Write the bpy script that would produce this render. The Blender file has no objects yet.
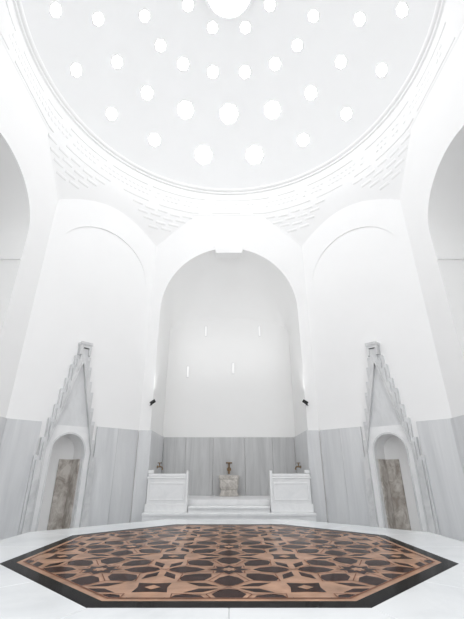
import bpy, bmesh, math, random
from mathutils import Vector, Matrix
random.seed(4)
C = bpy.context.scene.collection
PI = math.pi
bpy.context.scene.view_settings.view_transform = 'Standard'

# ------------------------------------------------------------ materials
def newmat(name):
    m = bpy.data.materials.new(name); m.use_nodes = True
    nt = m.node_tree; b = nt.nodes['Principled BSDF']
    return m, nt, b
def plain(name, col, rough=.5, metal=0., noise=.0, nscale=4., spec=.5):
    m, nt, b = newmat(name)
    b.inputs['Roughness'].default_value = rough
    b.inputs['Metallic'].default_value = metal
    b.inputs['Specular IOR Level'].default_value = spec
    tc = nt.nodes.new('ShaderNodeTexCoord')
    n = nt.nodes.new('ShaderNodeTexNoise'); n.inputs['Scale'].default_value = nscale; n.inputs['Detail'].default_value = 4
    r = nt.nodes.new('ShaderNodeValToRGB')
    lo = [max(0, c*(1-noise)) for c in col]; hi = [min(1, c*(1+noise*.5)) for c in col]
    r.color_ramp.elements[0].position = .3; r.color_ramp.elements[1].position = .7
    r.color_ramp.elements[0].color = (*lo, 1); r.color_ramp.elements[1].color = (*hi, 1)
    nt.links.new(tc.outputs['Object'], n.inputs['Vector'])
    nt.links.new(n.outputs['Fac'], r.inputs['Fac'])
    nt.links.new(r.outputs['Color'], b.inputs['Base Color'])
    return m
def marble(name, base, vein, scale=(3, 3, .35), rough=.3, lo=.42, hi=.62, slab=0.):
    m, nt, b = newmat(name)
    b.inputs['Roughness'].default_value = rough
    tc = nt.nodes.new('ShaderNodeTexCoord'); mp = nt.nodes.new('ShaderNodeMapping')
    mp.inputs['Scale'].default_value = scale
    n = nt.nodes.new('ShaderNodeTexNoise'); n.inputs['Scale'].default_value = 1.; n.inputs['Detail'].default_value = 8
    n.inputs['Roughness'].default_value = .65; n.inputs['Distortion'].default_value = .8
    r = nt.nodes.new('ShaderNodeValToRGB')
    r.color_ramp.elements[0].position = lo; r.color_ramp.elements[1].position = hi
    r.color_ramp.elements[0].color = (*vein, 1); r.color_ramp.elements[1].color = (*base, 1)
    nt.links.new(tc.outputs['Object'], mp.inputs['Vector']); nt.links.new(mp.outputs['Vector'], n.inputs['Vector'])
    nt.links.new(n.outputs['Fac'], r.inputs['Fac'])
    out = r.outputs['Color']
    if slab:   # every slab (mesh island) its own tone
        g = nt.nodes.new('ShaderNodeNewGeometry'); mr = nt.nodes.new('ShaderNodeMapRange')
        mr.inputs['To Min'].default_value = 1-slab; mr.inputs['To Max'].default_value = 1+slab*.5
        nt.links.new(g.outputs['Random Per Island'], mr.inputs['Value'])
        mx = nt.nodes.new('ShaderNodeVectorMath'); mx.operation = 'SCALE'
        nt.links.new(out, mx.inputs[0]); nt.links.new(mr.outputs['Result'], mx.inputs['Scale']); out = mx.outputs['Vector']
    nt.links.new(out, b.inputs['Base Color'])
    return m
def emis(name, col, s, base=1.):
    m, nt, b = newmat(name)
    b.inputs['Base Color'].default_value = (base, base, base, 1)
    b.inputs['Emission Color'].default_value = (*col, 1); b.inputs['Emission Strength'].default_value = s
    return m
WHITE = plain('white_plaster', (.918, .918, .918), .85, noise=.01, nscale=1.5, spec=.1)
NICHE = plain('niche_plaster', (.93, .93, .925), .85, noise=.01, nscale=1.2, spec=.1)
DOME = plain('dome_plaster', (.878, .882, .885), .8, noise=.01, nscale=1., spec=.1)
GREY = marble('grey_marble', (.755, .765, .775), (.62, .63, .645), (3.5, 3.5, .3), .35, .33, .68, .04)
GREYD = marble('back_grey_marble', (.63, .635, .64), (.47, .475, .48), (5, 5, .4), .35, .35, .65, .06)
PORT = marble('portal_marble', (.72, .725, .73), (.56, .57, .58), (5, 5, 2), .35, .35, .6)
PORTG = marble('portal_panel_marble', (.77, .78, .79), (.64, .65, .66), (3, 3, 1.2), .3, .35, .62)
WMAR = marble('white_marble', (.82, .84, .855), (.71, .735, .755), (1.2, 1.2, 1.2), .22, .3, .6)
FLOORM = marble('floor_marble', (.60, .62, .64), (.48, .50, .52), (1.2, 1.2, 1.2), .25, .3, .6)
WMAR2 = marble('bench_marble', (.88, .885, .89), (.80, .81, .82), (4, 4, 4), .3, .3, .6)
BROWN = marble('brown_marble', (.64, .61, .57), (.32, .28, .245), (7, 7, 5), .35, .36, .62)
SEAM = plain('seam_grout', (.42, .43, .44), .7)
STONE = marble('basin_stone', (.66, .63, .59), (.40, .37, .34), (12, 12, 12), .45, .35, .65)
BRASS = plain('aged_brass', (.26, .17, .09), .4, .5, noise=.3, nscale=30)
BLACK = plain('black_metal', (.015, .015, .015), .4, .3)
DARKST = plain('black_stone', (.007, .006, .006), .15, noise=.3, nscale=8, spec=.012)
TERRA = plain('terracotta_stone', (.20, .085, .05), .2, noise=.35, nscale=9, spec=.03)
TAN = plain('tan_stone', (.43, .245, .155), .2, noise=.32, nscale=5, spec=.06)
DARKR = plain('dark_red_stone', (.034, .013, .010), .15, noise=.55, nscale=9, spec=.015)
GLASS = emis('lit_glass', (1, 1, 1), 10.6)
SLOT = emis('slot_glow', (1, 1, 1), .97, .05)

# ------------------------------------------------------------ helpers
def mk(name, bm, mat, parent=None, kind=None, smooth=False, bevel=0):
    me = bpy.data.meshes.new(name)
    bmesh.ops.remove_doubles(bm, verts=bm.verts, dist=1e-5) if smooth else None
    bm.to_mesh(me); bm.free()
    o = bpy.data.objects.new(name, me); C.objects.link(o)
    for mm in (mat if isinstance(mat, (list, tuple)) else [mat]): me.materials.append(mm)
    if parent: o.parent = parent
    if kind: o['kind'] = kind
    if smooth:
        for p in me.polygons: p.use_smooth = True
    if bevel:
        b = o.modifiers.new('bevel', 'BEVEL'); b.width = bevel; b.segments = 2; b.limit_method = 'ANGLE'
    return o
def thing(name, label, cat, loc=(0, 0, 0), rz=0, group=None):
    o = bpy.data.objects.new(name, None); C.objects.link(o)
    o.location = loc; o.rotation_euler = (0, 0, rz)
    o['label'] = label; o['category'] = cat
    if group: o['group'] = group
    o.empty_display_size = .2
    return o
def wallmap(p0, e, n):
    return lambda u, v, d=0.: Vector((p0[0]+u*e[0]+d*n[0], p0[1]+u*e[1]+d*n[1], v))
IDM = lambda u, v, d=0.: Vector((u, -d, v))       # local: u=x, depth toward -y, v=z
def face(bm, pts):
    try: return bm.faces.new([bm.verts.new(p) for p in pts])
    except Exception: return None
def prism(bm, M, pts, d0, d1):
    a = [bm.verts.new(M(u, v, d0)) for u, v in pts]; b = [bm.verts.new(M(u, v, d1)) for u, v in pts]
    n = len(pts)
    bm.faces.new(a); bm.faces.new(b[::-1])
    for i in range(n): bm.faces.new((a[i], b[i], b[(i+1) % n], a[(i+1) % n]))
def box(bm, x0, x1, y0, y1, z0, z1):
    prism(bm, lambda u, v, d: Vector((u, v, d)), [(x0, y0), (x1, y0), (x1, y1), (x0, y1)], z0, z1)
def lathe(bm, prof, seg=24, cx=0, cy=0):
    rings = []
    for r, z in prof:
        rings.append([bm.verts.new((cx+r*math.cos(2*PI*i/seg), cy+r*math.sin(2*PI*i/seg), z)) for i in range(seg)])
    for a, b in zip(rings, rings[1:]):
        for i in range(seg):
            bm.faces.new((a[i], a[(i+1) % seg], b[(i+1) % seg], b[i]))
    return rings
def tube(bm, pts, r, seg=10):
    pts = [Vector(p) for p in pts]; rings = []
    for i, p in enumerate(pts):
        d = (pts[min(i+1, len(pts)-1)]-pts[max(i-1, 0)]).normalized()
        up = Vector((0, 0, 1)) if abs(d.z) < .9 else Vector((1, 0, 0))
        x = d.cross(up).normalized(); y = d.cross(x)
        rings.append([bm.verts.new(p+r*(math.cos(2*PI*k/seg)*x+math.sin(2*PI*k/seg)*y)) for k in range(seg)])
    for a, b in zip(rings, rings[1:]):
        for i in range(seg): bm.faces.new((a[i], a[(i+1) % seg], b[(i+1) % seg], b[i]))
    bm.faces.new(rings[0]); bm.faces.new(rings[-1][::-1])
def arch_pts(hw, spring, rise, n=28, c=0):   # right to left
    return [(c+hw*math.cos(PI*i/n), spring+rise*math.sin(PI*i/n)) for i in range(n+1)]

# ------------------------------------------------------------ dimensions (m)
W = 4.0; S = 2.05; RIM = 9.09; RISE = 2.3; TOP = 8.15; WT = 2.10; NH = 1.79
CAMZ = 1.174; CAMY = -4.8; PITCH = math.radians(24.1); F = 370

# ------------------------------------------------------------ floor
bm = bmesh.new(); box(bm, -7, 7, -8, 7.2, -.1, 0); mk('floor', bm, FLOORM, kind='structure')

def wall_with_arch(name, M, L, hw, spring, rise, top=TOP, mat=WHITE):
    bm = bmesh.new()
    pts = [(-L, 0), (-L, top), (L, top), (L, 0), (hw, 0)] + arch_pts(hw, spring, rise) + [(-hw, 0)]
    face(bm, [M(u, v, 0) for u, v in pts])
    return mk(name, bm, mat, kind='structure')
def niche(name, M, hw, spring, rise, depth, shrink, mat=NICHE, K=14):
    bm = bmesh.new(); secs = []
    for k in range(K+1):
        t = math.sin(k/K*PI/2); rr = rise*math.sqrt(max(0, 1-(shrink*t)**2))
        secs.append([bm.verts.new(M(u, v, -depth*t)) for u, v in [(hw, 0)]+arch_pts(hw, spring, rr)+[(-hw, 0)]])
    for a, b in zip(secs, secs[1:]):
        for i in range(len(a)-1): bm.faces.new((a[i], a[i+1], b[i+1], b[i]))
    o = mk(name, bm, mat, kind='structure', smooth=True)
    m = o.modifiers.new('es', 'EDGE_SPLIT'); m.split_angle = math.radians(35)
    bm = bmesh.new(); rr = rise*math.sqrt(max(0, 1-shrink**2))
    face(bm, [M(u, v, -depth) for u, v in [(hw, 0)]+arch_pts(hw, spring, rr)+[(-hw, 0)]])
    mk(name+'_end', bm, mat, kind='structure')

MB_ = wallmap((0, W), (1, 0), (0, -1))
wall_with_arch('wall_back', MB_, S, NH, 5.11, 1.89)
niche('wall_back_niche', MB_, NH, 5.11, 1.89, 1.7, .97)
ML = wallmap((-W, 0), (0, 1), (1, 0)); MR = wallmap((W, 0), (0, -1), (-1, 0))
for M, nm in ((ML, 'left'), (MR, 'right')):
    wall_with_arch('wall_'+nm, M, S, 1.3, 5.56, 1.09)
    niche('wall_%s_niche' % nm, M, 1.3, 5.56, 1.09, 1.2, .3)
tn = 1
def trim(bm, mat, bevel=0, smooth=False):
    global tn
    o = mk('trim_%d' % tn, bm, mat, kind='structure', bevel=bevel, smooth=smooth); tn += 1; return o
bm = bmesh.new(); prism(bm, MB_, [(-.36, 6.83), (.36, 6.83), (.42, 7.06), (-.42, 7.06)], -.25, .03); trim(bm, WHITE, .01)
for M in (ML, MR):
    bm = bmesh.new()
    for s in (-1, 1):
        prism(bm, M, [(s*1.3, 4.95), (s*1.27, 4.95), (s*1.27, 5.0), (s*1.3, 5.0)], -1.2, 0)
    prism(bm, M, [(-1.3, 4.95), (1.3, 4.95), (1.3, 5.0), (-1.3, 5.0)], -1.2, -1.17)
    trim(bm, WHITE)

# diagonal walls: a shallow blind arch that fades out downward, and the doorway
q = math.sqrt(.5); LD = (W-S)*math.sqrt(2)/2        # half length
PC = .20                                             # portal offset from wall centre, outward
MDL = wallmap((-(W+S)/2, (W+S)/2), (q, q), (q, -q))       # u grows toward the back niche
MDR = wallmap(((W+S)/2, (W+S)/2), (-q, q), (-q, -q))
DOORW = .31; DSP = 1.60; DD = -.34
for M, nm in ((MDL, 'back_left'), (MDR, 'back_right')):
    bm = bmesh.new(); c = -.02; hw = 1.18; sp = 5.7; ri = 1.15; z0 = 5.5
    rec = lambda v: -.024*(v-z0)/1.35
    ap = arch_pts(hw, sp, ri, c=c)
    d = [(-PC+DOORW, 0)]+arch_pts(DOORW, DSP, DOORW, c=-PC)+[(-PC-DOORW, 0)]
    face(bm, [M(u, v, 0) for u, v in [(-LD, 0), (-LD, z0), (LD, z0), (LD, 0)]+d])
    face(bm, [M(u, v, 0) for u, v in [(-LD, z0), (-LD, TOP), (LD, TOP), (LD, z0), (c+hw, z0)]+ap+[(c-hw, z0)]])
    pp = [(c+hw, z0)]+ap+[(c-hw, z0)]
    for a, b in zip(pp, pp[1:]):
        face(bm, [M(*a, 0), M(*b, 0), M(*b, rec(b[1])), M(*a, rec(a[1]))])
    face(bm, [M(u, v, rec(v)) for u, v in pp])
    for a, b in zip(d, d[1:]):
        face(bm, [M(*a, 0), M(*b, 0), M(*b, DD), M(*a, DD)])
    face(bm, [M(u, v, DD) for u, v in d])
    mk('wall_'+nm, bm, WHITE, kind='structure')
    bm = bmesh.new()
    for u0, u1, n in ((-LD+.0, -PC-.56, 1), (-PC+.56, LD-.04, 2)):
        for k in range(n):
            a = u0+(u1-u0)*k/n; b = u0+(u1-u0)*(k+1)/n
            prism(bm, M, [(a+.002, 0), (b-.002, 0), (b-.002, WT), (a+.002, WT)], -.03, .04)
    trim(bm, GREY, .003)
for M, s in ((ML, 1), (MR, -1)):
    bm = bmesh.new()
    for u0, u1 in ((1.3, S-.04), (-S, -1.3)):
        prism(bm, M, [(u0, 0), (u1, 0), (u1, WT), (u0, WT)], 0, .045)
    for k in range(4):
        prism(bm, M, [(-1.3+.65*k+.004, 0), (-1.3+.65*(k+1)-.004, 0), (-1.3+.65*(k+1)-.004, WT), (-1.3+.65*k+.004, WT)], -1.2, -1.15)
    for t in (-1, 1):
        prism(bm, M, [(t*1.3, 0), (t*1.255, 0), (t*1.255, WT), (t*1.3, WT)], -1.15, 0)
    trim(bm, GREY, .003)
bm = bmesh.new()
for s in (-1, 1):
    prism(bm, MB_, [(s*(NH-.04), 0), (s*(S-.02), 0), (s*(S-.02), WT), (s*(NH-.04), WT)], 0, .045)
    for k in range(2):
        a, b = -1.65+.825*k+.002, -1.65+.825*(k+1)-.002
        prism(bm, MB_, [(s*NH, 0), (s*(NH-.045), 0), (s*(NH-.045), WT), (s*NH, WT)], a, b)
trim(bm, GREY, .003)
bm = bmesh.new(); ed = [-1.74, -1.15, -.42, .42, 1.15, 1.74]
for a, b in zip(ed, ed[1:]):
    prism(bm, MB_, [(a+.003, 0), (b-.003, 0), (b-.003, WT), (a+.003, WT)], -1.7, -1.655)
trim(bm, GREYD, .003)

# ------------------------------------------------------------ transition from the walls to the dome
def r_oct(a):
    r = 99
    for k in range(8):
        dist = W if k % 2 == 0 else (W+S)*q
        c = math.cos(a-k*PI/4)
        if c > .3: r = min(r, dist/c)
    return r
R0 = 4.0
PH = 1.15
def curve_r(t): return 4.12+.40*t**1.25
def pr(a, t): return min(r_oct(a)-.012, curve_r(t))
bm = bmesh.new(); NS = 384; rows = []
for k in range(15):
    t = k/14; row = []
    for i in range(NS):
        a = 2*PI*i/NS
        r = pr(a, 0) if k == 0 else min(r_oct(a)+.02, curve_r(t))    # dies into the flat walls along a curve
        row.append(bm.verts.new((r*math.cos(a), r*math.sin(a), TOP-PH*t)))
    rows.append(row)
for a, b in zip(rows, rows[1:]):
    for i in range(NS): bm.faces.new((a[i], a[(i+1) % NS], b[(i+1) % NS], b[i]))
o = trim(bm, WHITE, smooth=True); o.modifiers.new('es', 'EDGE_SPLIT').split_angle = math.radians(25)
rnd = random.Random(5)
bm = bmesh.new()
def surf(a, z):      # radius of the plaster surface at height z
    if z <= TOP: return pr(a, (TOP-z)/PH)
    return pr(a, 0)*(1-(z-TOP)/.69)+4.0*(z-TOP)/.69
def ledge(a0, a1, z, h, d, n=5):     # soft moulding: rounded nose, tapering back into the plaster
    V = []
    for k in range(n+1):
        a = a0+(a1-a0)*k/n
        V.append([bm.verts.new((r_*math.cos(a), r_*math.sin(a), zz)) for r_, zz in
                  ((surf(a, z)+.01, z), (surf(a, z-h*.35)-d, z-h*.35), (surf(a, z-h*.7)-d, z-h*.7), (surf(a, z-h)+.01, z-h))])
    for u, v in zip(V, V[1:]):
        for k in range(3): bm.faces.new((u[k], u[k+1], v[k+1], v[k]))
    bm.faces.new(V[0]); bm.faces.new(V[-1])
for z, h, d in ((8.72, .06, .014), (8.24, .055, .014)):
    a = -.2
    while a < PI+.2:
        L = rnd.uniform(.12, .42); ledge(a, a+L, z, h, d, 8); a += L+rnd.uniform(.03, .10)
# small toothed relief between the two mouldings
for k in range(-6, 110):
    if rnd.random() < .25: continue
    a0 = k*PI/104
    ledge(a0, a0+PI/104*.55, 8.60, .10, .010, 2); ledge(a0+PI/208, a0+PI/208+PI/104*.55, 8.46, .09, .010, 2)
# carved clusters folding down into every corner
cor = [math.atan2(y, x) for x, y in ((S, W), (-S, W), (W, S), (-W, S))]
for c_ in cor:
    for row in range(4):
        z = 8.10-.16*row; half = .22-.045*row; n = 5-row
        for k in range(n):
            w_ = 2*half/n
            a0 = c_-half+k*w_
            ledge(a0+w_*.12, a0+w_*.88, z-(.03 if k % 2 else 0), .10, .014, 3)
trim(bm, WHITE, smooth=False)
bm = bmesh.new()
NT = 192
def vring(z, t):
    out = []
    for i in range(NT):
        a = 2*PI*i/NT; r = pr(a, 0)*(1-t)+4.0*t
        out.append(bm.verts.new((r*math.cos(a), r*math.sin(a), z)))
    return out
v0 = vring(TOP, 0); v4 = vring(8.86, 1)
for i in range(NT):
    j = (i+1) % NT; bm.faces.new((v0[i], v0[j], v4[j], v4[i]))
trim(bm, WHITE, smooth=True)
bm = bmesh.new()
lathe(bm, [(4.15, 8.85), (4.0, 8.85), (4.0, 8.90), (3.96, 8.92), (3.96, 8.97), (3.92, 8.99), (3.90, 9.02), (3.90, 9.05), (3.95, 9.06), (3.95, 9.09), (4.02, 9.09)], 128)
trim(bm, WHITE)

# ------------------------------------------------------------ dome
RHO = (R0*R0+RISE*RISE)/(2*RISE); ZC = RIM+RISE-RHO
bm = bmesh.new()
rOC = .52
prof = []
for k in range(33):
    r = rOC+(R0-rOC)*k/32
    prof.append((r, ZC+math.sqrt(RHO**2-r*r)))
prof = [(rOC, prof[0][1]+.35)]+prof
lathe(bm, prof, 128)
o = mk('ceiling_dome', bm, DOME, kind='structure', smooth=True)
o.modifiers.new('es', 'EDGE_SPLIT').split_angle = math.radians(35)
wn = 1
def skylight(r, ang, rad, label, seg=7):
    global wn
    z = ZC+math.sqrt(RHO**2-r*r)
    p = Vector((r*math.sin(ang), r*math.cos(ang), z)); nrm = (Vector((0, 0, ZC))-p).normalized()
    q_ = nrm.to_track_quat('Z', 'Y').to_matrix().to_4x4()
    T = Matrix.Translation(p) @ q_ @ Matrix.Rotation(ang*3.1, 4, 'Z')
    bm = bmesh.new()
    lathe(bm, [(rad+.035, -.004), (rad+.018, .010), (rad-.003, .011)], seg)
    bmesh.ops.transform(bm, matrix=T, verts=bm.verts)
    f = mk('window_%d' % wn, bm, WHITE, kind='structure'); wn += 1
    f['label'] = label
    bm = bmesh.new()
    face(bm, [(rad*math.cos(2*PI*i/seg), rad*math.sin(2*PI*i/seg), .013) for i in range(seg)])
    bmesh.ops.transform(bm, matrix=T, verts=bm.verts)
    mk('pane', bm, GLASS, f)
def on_dome(du, v):      # survey: bearing of an opening from the camera -> radius and angle on the dome
    a, b = du/F, (309.5-v)/F
    d = Vector((a, math.cos(PITCH)-b*math.sin(PITCH), math.sin(PITCH)+b*math.cos(PITCH)))
    o_ = Vector((0, CAMY, CAMZ-ZC))
    A = d.dot(d); B = d.dot(o_); K = o_.dot(o_)-RHO**2
    t = (-B+math.sqrt(B*B-A*K))/A
    p = o_+d*t
    return math.hypot(p.x, p.y), math.atan2(p.x, p.y)
R1 = [(25.5, 155, .26), (74.5, 140, .17), (117.5, 114, .15), (153, 70, .14), (173.5, 10, .13)]
R2 = [(0, 114, .26), (43.5, 110, .23), (82, 93, .165), (112, 62, .14), (131, 19, .13)]
R3 = [(16, 72, .15), (46, 64, .15), (68.5, 45.5, .135), (84.5, 16, .125)]
R4 = [(16.5, 27.5, .13), (41, 5, .13)]
for tab, nm, tail in ((R1, 'lowest', 4), (R2, 'second', 4), (R3, 'third', 3), (R4, 'topmost', 2)):
    last = 0
    for du, v, rad in tab:
        r, a = on_dome(du, v); last = a; rl = r
        for s in ((1,) if du == 0 else (-1, 1)):
            skylight(r, s*a, rad, 'small faceted glass skylight in the %s ring of the dome' % nm)
    gap = (2*PI-2*last)/(2*tail+1)
    for k in range(1, 2*tail+1):
        skylight(rl, last+gap*k, .16, 'small faceted glass skylight in the %s ring of the dome' % nm)
bm = bmesh.new(); zo = ZC+math.sqrt(RHO**2-rOC**2)
lathe(bm, [(rOC+.06, zo-.03), (rOC+.05, zo-.05), (rOC-.01, zo-.05), (rOC-.01, zo+.1)], 48)
f = mk('window_%d' % wn, bm, DOME, kind='structure'); f['label'] = 'large round central oculus at the top of the dome'
bm = bmesh.new(); face(bm, [(rOC*math.cos(2*PI*i/48), rOC*math.sin(2*PI*i/48), zo+.02) for i in range(48)]); mk('pane', bm, GLASS, f)

# ------------------------------------------------------------ octagonal heated stone
def octa(a): return [(a/math.cos(PI/8)*math.cos(PI/8+k*PI/4), a/math.cos(PI/8)*math.sin(PI/8+k*PI/4)) for k in range(8)]
AO, AB, AI, AP = 2.78, 2.055, 1.93, 1.875
PT = .45
pl = thing('marble_platform', 'low octagonal white marble platform with dark inlaid star pattern in the foreground', 'platform')
XY = lambda u, v, d: Vector((u, v, d))
bm = bmesh.new(); prism(bm, XY, octa(AO-.05), 0, PT-.08); prism(bm, XY, octa(AO-.02), PT-.08, PT-.004); mk('base', bm, SEAM, pl)
bm = bmesh.new(); oo = octa(AO); ii = octa(AB)
def L_(p, r, t): return (p[0]+(r[0]-p[0])*t, p[1]+(r[1]-p[1])*t)
for k in range(8):
    j = (k+1) % 8
    for h in range(2):
        t0, t1 = (h*.5+.0012), (h*.5+.5-.0012)
        prism(bm, XY, [L_(oo[k], oo[j], t0), L_(oo[k], oo[j], t1), L_(ii[k], ii[j], t1), L_(ii[k], ii[j], t0)], PT-.07, PT)
mk('border_slabs', bm, WMAR, pl, bevel=.002)
bm = bmesh.new(); iii = octa(AI)
for k in range(8):
    j = (k+1) % 8
    prism(bm, XY, [ii[k], ii[j], iii[j], iii[k]], PT-.05, PT+.001)
mk('black_border', bm, DARKST, pl)
clipo = octa(AP)
def clip(poly):
    out = poly
    for k in range(8):
        a = clipo[k]; b = clipo[(k+1) % 8]
        def side(p): return (b[0]-a[0])*(p[1]-a[1])-(b[1]-a[1])*(p[0]-a[0])
        res = []
        for i in range(len(out)):
            p, r = out[i], out[(i+1) % len(out)]
            d1, d2 = side(p), side(r)
            if d1 >= 0:
                res.append(p)
                if d2 < 0: res.append(L_(p, r, d1/(d1-d2)))
            elif d2 >= 0: res.append(L_(p, r, d1/(d1-d2)))
        out = res
        if len(out) < 3: return None
    return out
bm = bmesh.new()
def add(poly, z, mi):
    p = clip(poly)
    if not p: return
    f = face(bm, [(x, y, z) for x, y in p])
    if f:
        f.material_index = mi; f.normal_update()
        if f.normal.z < 0: f.normal_flip()
def strap(p, r, w, z, mi, e=.0):
    dx, dy = r[0]-p[0], r[1]-p[1]; L = math.hypot(dx, dy); dx /= L; dy /= L
    e = w*e
    add([(p[0]-dx*e-dy*w, p[1]-dy*e+dx*w), (p[0]-dx*e+dy*w, p[1]-dy*e-dx*w), (r[0]+dx*e+dy*w, r[1]+dy*e-dx*w), (r[0]+dx*e-dy*w, r[1]+dy*e+dx*w)], z, mi)
# materials: 0 terracotta, 1 tan, 2 dark. Broad tan bands are what is left between the dark stones
f = face(bm, [(x, y, PT+.0005) for x, y in octa(AI)]); f.material_index = 1
P_ = 1.08; A_ = P_/2
def pol(c, r, a): return (c[0]+r*math.cos(a), c[1]+r*math.sin(a))
def shrink_(p, s):
    cx = sum(x for x, y in p)/len(p); cy = sum(y for x, y in p)/len(p)
    return [(cx+(x-cx)*s, cy+(y-cy)*s) for x, y in p]
z1, z2, z3 = PT+.0015, PT+.0028, PT+.0040
for i in range(-2, 3):
    for j in range(-2, 3):
        c = (i*P_, j*P_)
        add([pol(c, A_*(.30 if k % 2 == 0 else .20), k*PI/8) for k in range(16)], z1, 2)      # heart star
        add([pol(c, A_*(.13 if k % 2 == 0 else .08), k*PI/8) for k in range(16)], z2, 1)
        for k in range(8):
            a = k*PI/4; b2 = a+PI/8
            def loc(r, t): return (c[0]+r*A_*math.cos(a)-t*A_*math.sin(a), c[1]+r*A_*math.sin(a)+t*A_*math.cos(a))
            def loc2(r, t): return (c[0]+r*A_*math.cos(b2)-t*A_*math.sin(b2), c[1]+r*A_*math.sin(b2)+t*A_*math.cos(b2))
            # big dark hexagonal petal
            add([loc(.37, 0), loc(.49, -.135), loc(.70, -.215), loc(.88, -.115), loc(.935, 0), loc(.88, .115), loc(.70, .215), loc(.49, .135)], z1, 2)
            # fine dark joints running down the middle of the bands
            strap(loc(1.0, 0), loc2(.74, 0), .0045, z3, 0); strap(loc2(.74, 0), pol(c, A_, a+PI/4), .0045, z3, 0)
            strap(loc2(.74, 0), loc2(.30, 0), .0045, z3, 0)
            strap(loc(.335, 0), loc2(.255, 0), .0045, z3, 0); strap(loc2(.255, 0), pol(c, A_*.335, a+PI/4), .0045, z3, 0)
            kt = [loc(1.0, 0), pol(c, A_/math.cos(PI/8), b2), pol(c, A_, a+PI/4), loc2(.80, 0)]
            add(shrink_(kt, .62), z1, 2)
        c2 = (c[0]+A_, c[1]+A_); s_ = P_*math.tan(PI/8)
        add([pol(c2, s_*.38*(1 if k % 2 == 0 else .62), PI/4*k+PI/4) for k in range(8)], z1, 2)
        add([pol(c2, s_*.13, k*PI/2) for k in range(4)], z2, 1)
for k in range(8):
    j = (k+1) % 8; a_, b_ = octa(AP+.008), octa(AP-.010)
    f = face(bm, [(*a_[k], PT+.0030), (*a_[j], PT+.0030), (*b_[j], PT+.0030), (*b_[k], PT+.0030)]); f.material_index = 0
mk('star_inlay', bm, [TERRA, TAN, DARKR], pl)

# ------------------------------------------------------------ niche floor, steps
NF = .70; SF = .48
bm = bmesh.new(); box(bm, -1.74, 1.74, W+.005, W+1.65, 0, NF); o = mk('floor_niche', bm, WMAR2, kind='structure')
st = thing('marble_step', 'low white marble base step carrying both low partitions in front of the niche', 'step', (0, W, 0))
bm = bmesh.new(); box(bm, -1.73, 1.73, -.40, -.05, 0, SF-.05); mk('riser', bm, WMAR2, st)
bm = bmesh.new(); box(bm, -1.74, 1.74, -.42, -.05, SF-.05, SF); mk('tread', bm, WMAR2, st, bevel=.006)
st = thing('marble_step', 'short upper white marble step between the two low partitions', 'step', (0, W, SF))
bm = bmesh.new(); box(bm, -.82, .82, -.36, -.05, 0, .07); mk('riser', bm, WMAR2, st)
bm = bmesh.new(); box(bm, -.83, .83, -.39, -.05, .07, .11); mk('tread', bm, WMAR2, st, bevel=.01)

# ------------------------------------------------------------ low partitions
def partition(s, label):
    t = thing('marble_partition', label, 'partition', (s*1.30, W-.15, SF), 0, 'low marble partitions of the niche')
    bm = bmesh.new(); box(bm, -.43, .43, -.08, .08, 0, .15); mk('plinth', bm, WMAR2, t, bevel=.006)
    bm = bmesh.new(); box(bm, -.41, .41, -.055, .055, .15, .62)
    mk('panel', bm, WMAR2, t, bevel=.005)
    bm = bmesh.new()
    for x0, x1, z0, z1_ in ((-.37, .37, .21, .24), (-.37, .37, .52, .55), (-.37, -.34, .24, .52), (.34, .37, .24, .52)):
        box(bm, x0, x1, -.064, -.055, z0, z1_)
    mk('panel_moulding', bm, WMAR2, t, bevel=.004)
    bm = bmesh.new(); box(bm, -.43, .43, -.072, .072, .62, .66); box(bm, -.41, .41, -.06, .06, .66, .72)
    mk('coping', bm, WMAR2, t, bevel=.01)
    bm = bmesh.new(); box(bm, -s*.44, -s*.39, -.085, .085, 0, .78)
    mk('end_post', bm, WMAR2, t, bevel=.01)
    bm = bmesh.new(); box(bm, s*.31, s*.42, -.06, .06, .72, .79); mk('raised_end', bm, WMAR2, t, bevel=.015)
partition(-1, 'low panelled white marble partition left of the step, below the left black spotlight')
partition(1, 'low panelled white marble partition right of the step, below the right black spotlight')

# ------------------------------------------------------------ basins and taps
def basin(x, y, rz, label):
    t = thing('wash_basin', label, 'basin', (x, y, NF), rz, 'stone wash basins')
    bm = bmesh.new()
    prism(bm, IDM, [(-.23, 0), (.23, 0), (.23, .05), (.20, .08), (.20, .13), (-.20, .13), (-.20, .08), (-.23, .05)], -.15, .15)
    mk('foot', bm, STONE, t, bevel=.008)
    bm = bmesh.new()
    rings = []
    for hx, hy, z in ((.20, .15, .13), (.225, .18, .17), (.235, .20, .26), (.235, .20, .37), (.255, .22, .40), (.255, .22, .47), (.205, .17, .47), (.17, .13, .34)):
        rings.append([bm.verts.new((hx*a, hy*b, z)) for a, b in ((-1, -.85), (-.9, -1), (.9, -1), (1, -.85), (1, .85), (.9, 1), (-.9, 1), (-1, .85))])
    for a, b in zip(rings, rings[1:]):
        for i in range(8): bm.faces.new((a[i], a[(i+1) % 8], b[(i+1) % 8], b[i]))
    bm.faces.new(rings[0][::-1]); bm.faces.new(rings[-1])
    mk('bowl', bm, STONE, t, bevel=.006)
    bm = bmesh.new()
    prism(bm, IDM, [(-.13, .20), (.13, .20), (.13, .32), (.06, .35), (0, .36), (-.06, .35), (-.13, .32)], .18, .215)
    mk('carved_panel', bm, STONE, t, bevel=.006)
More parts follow.
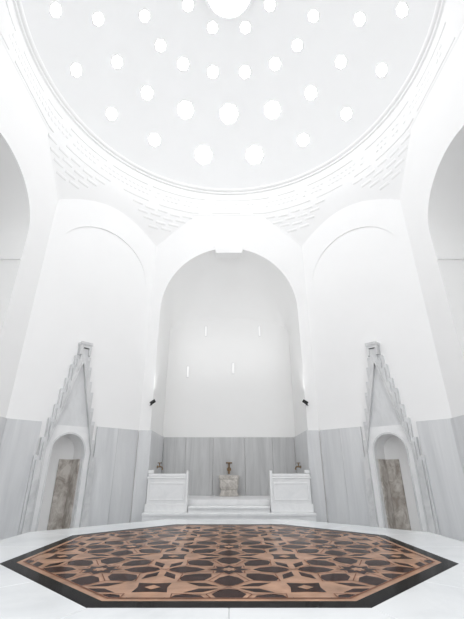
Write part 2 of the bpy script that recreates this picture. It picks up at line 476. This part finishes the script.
def tap(x, y, z, rz, label, sc=1.):
    t = thing('brass_tap', label, 'tap', (x, y, z), rz, 'brass wall taps')
    t.scale = (sc, sc, sc)
    bm = bmesh.new(); tube(bm, [(0, 0, .12), (0, -.025, .12)], .055, 16)
    mk('back_plate', bm, BRASS, t)
    bm = bmesh.new(); tube(bm, [(0, -.02, .12), (0, -.12, .13), (0, -.19, .12), (0, -.22, .07), (0, -.22, .01)], .026)
    mk('spout', bm, BRASS, t, smooth=True)
    bm = bmesh.new(); tube(bm, [(0, -.10, .13), (0, -.10, .27)], .022)
    mk('stem', bm, BRASS, t, smooth=True)
    bm = bmesh.new(); tube(bm, [(-.08, -.10, .27), (.08, -.10, .27)], .018); tube(bm, [(0, -.18, .27), (0, -.02, .27)], .018)
    mk('handle', bm, BRASS, t, smooth=True)
yb = W+1.655
basin(0, yb-.24, 0, 'carved stone basin standing at the centre of the niche')
tap(0, yb, 1.19, 0, 'brass tap on the grey marble directly over the centre basin')
for s, nm in ((-1, 'left'), (1, 'right')):
    basin(s*(NH-.05-.24), W+.95, -s*PI/2, 'stone basin on the %s side of the niche behind the %s partition' % (nm, nm))
    tap(s*(NH-.045), W+.95, 1.28, -s*PI/2, 'small brass tap on the %s side wall of the niche above the partition' % nm, .6)

# ------------------------------------------------------------ black spotlights
for s, nm in ((-1, 'left'), (1, 'right')):
    t = thing('wall_spotlight', 'small black spotlight on the %s edge of the niche arch' % nm, 'spotlight', (s*1.815, W, 2.70), 0, 'black niche spotlights')
    bm = bmesh.new(); box(bm, -.022, .022, -.02, 0, -.04, .04); mk('mount', bm, BLACK, t, bevel=.003)
    bm = bmesh.new(); tube(bm, [(0, -.02, 0), (-s*.01, -.08, 0), (-s*.05, -.11, .01)], .010); mk('arm', bm, BLACK, t, smooth=True)
    bm = bmesh.new(); tube(bm, [(-s*.0, -.12, -.02), (-s*.10, -.10, .05)], .038, 16); mk('lamp_head', bm, BLACK, t)
    bm = bmesh.new(); tube(bm, [(-s*.02, -.12, -.02), (s*.005, -.118, -.075)], .008); mk('cable', bm, BLACK, t)
    ld = bpy.data.lights.new('spot_beam', 'SPOT'); ld.energy = 40; ld.spot_size = math.radians(110); ld.spot_blend = 1.; ld.shadow_soft_size = .04
    lo = bpy.data.objects.new('spot_beam', ld); C.objects.link(lo)
    src = Vector((s*1.66, W-.07, 2.78)); lo.location = src
    lo.rotation_euler = (Vector((-s*.3, W+.7, 6.8))-src).to_track_quat('-Z', 'Y').to_euler()
# ------------------------------------------------------------ slim glowing strips on the niche back wall
for x, z, lb in ((-.70, 5.15, 'upper left slim vertical bright slot on the niche back wall'),
                 (.92, 5.15, 'upper right slim vertical bright slot on the niche back wall'),
                 (-1.19, 3.9, 'lower left slim vertical bright slot on the niche back wall'),
                 (.12, 4.0, 'lower central slim vertical bright slot on the niche back wall')):
    t = thing('bright_slot', lb, 'wall light', (x, W+1.70, z), 0, 'slim niche bright slots')
    bm = bmesh.new(); box(bm, -.036, .036, -.014, 0, -.17, .17); mk('backing', bm, PORTG, t, bevel=.005)
    bm = bmesh.new(); box(bm, -.026, .026, -.018, -.012, -.155, .155); mk('bright_strip', bm, SLOT, t)

# ------------------------------------------------------------ stepped marble portals
steps = [(.115, 3.72), (.165, 3.48), (.22, 3.28), (.275, 2.98), (.335, 2.76), (.395, 2.44), (.46, 2.18), (.525, 1.82), (.60, 1.50)]
def portal(M, s, nm):
    org = M(-PC, 0, 0)
    rz = math.radians(45) if s < 0 else math.radians(-45)
    t = thing('stepped_portal', '%s marble portal with stepped gable and round arched doorway' % nm, 'doorway', org, rz, 'stepped marble portals')
    def stair(dx, dz):
        right = [(steps[-1][0]-dx, 0)]
        for k in range(len(steps)-1, -1, -1):
            hw, z = steps[k]
            right.append((hw-dx, z-dz))
            if k > 0: right.append((steps[k-1][0]-dx, z-dz))
        return right+[(-x, z) for x, z in right[::-1]]
    inner = [(-.46, 0), (-.46, 1.60), (-.03, 3.36), (.03, 3.36), (.46, 1.60), (.46, 0)]
    bm = bmesh.new(); prism(bm, IDM, stair(0, 0)+inner, 0, .09); mk('stepped_frame', bm, PORTG, t)
    inner2 = [(-.455, 0), (-.455, 1.60), (-.025, 3.35), (.025, 3.35), (.455, 1.60), (.455, 0)]
    bm = bmesh.new(); prism(bm, IDM, stair(.035, .08)+inner2, .085, .145); mk('stepped_layer', bm, PORT, t)
    o2 = [(.462, 0), (.462, 1.61), (.032, 3.38), (-.032, 3.38), (-.462, 1.61), (-.462, 0)]
    i2 = [(-.44, 0), (-.44, 1.60), (0, 3.34), (.44, 1.60), (.44, 0)]
    bm = bmesh.new(); prism(bm, IDM, o2+i2, 0, .165); mk('gable_moulding', bm, PORT, t)
    bm = bmesh.new(); prism(bm, IDM, [(-.125, 3.72), (.125, 3.72), (.125, 3.78), (-.125, 3.78)], -.0, .19)
    prism(bm, IDM, [(-.115, 3.50), (-.065, 3.50), (-.065, 3.66), (.065, 3.66), (.065, 3.50), (.115, 3.50), (.115, 3.72), (-.115, 3.72)], .05, .175); mk('cap_block', bm, PORT, t)
    zc = 2.06; wc = .44*(3.34-zc)/(3.34-1.60)
    bm = bmesh.new(); prism(bm, IDM, [(-wc, zc), (wc, zc), (0, 3.34)], 0, .09)
    mk('gable_panel', bm, PORTG, t)
    ar = arch_pts(DOORW, DSP, DOORW)
    bm = bmesh.new(); prism(bm, IDM, [(.44, 0), (.44, 1.60), (wc, zc), (-wc, zc), (-.44, 1.60), (-.44, 0), (-DOORW, 0)]+ar[::-1]+[(DOORW, 0)], 0, .095)
    mk('arch_surround', bm, WMAR2, t)
    bm = bmesh.new(); a1 = arch_pts(DOORW+.03, DSP, DOORW+.03, 20); a0 = arch_pts(DOORW-.0, DSP, DOORW, 20)
    prism(bm, IDM, [(DOORW+.03, .0)]+a1+[(-DOORW-.03, .0), (-DOORW, .0)]+a0[::-1]+[(DOORW, .0)], .095, .11)
    mk('archivolt', bm, PORT, t)
    # the stone lining inside: a back slab and the strip wrapping the inner jamb
    x0, x1 = ((.03, .300) if s < 0 else (-.300, -.03))
    bm = bmesh.new(); prism(bm, IDM, [(x0, 0), (x1, 0), (x1, 1.46), (x0, 1.46)], DD+.005, DD+.035)
    m_ = mk('stone_lining', bm, BROWN, t); m_['label'] = 'brownish veined marble slab'
    xa, xb = ((.285, .308) if s < 0 else (-.308, -.285))
    bm = bmesh.new(); prism(bm, IDM, [(xa, 0), (xb, 0), (xb, 1.46), (xa, 1.46)], DD+.035, .0)
    m_ = mk('jamb_lining', bm, BROWN, t); m_['label'] = 'brownish marble jamb strip'
portal(MDL, -1, 'left')
portal(MDR, 1, 'right')

# ------------------------------------------------------------ light
w = bpy.data.worlds.new('World'); bpy.context.scene.world = w; w.use_nodes = True
w.node_tree.nodes['Background'].inputs['Color'].default_value = (.985, .992, 1, 1)
w.node_tree.nodes['Background'].inputs['Strength'].default_value = 1.45

# ------------------------------------------------------------ camera
cam = bpy.data.cameras.new('camera'); co = bpy.data.objects.new('camera', cam); C.objects.link(co)
cam.sensor_fit = 'VERTICAL'; cam.sensor_height = 24; cam.lens = 24*F/619
cam.shift_x = 3/619
co.location = (0, CAMY, CAMZ); co.rotation_euler = (math.radians(90)+PITCH, 0, 0)
cam.clip_start = .05
bpy.context.scene.camera = co
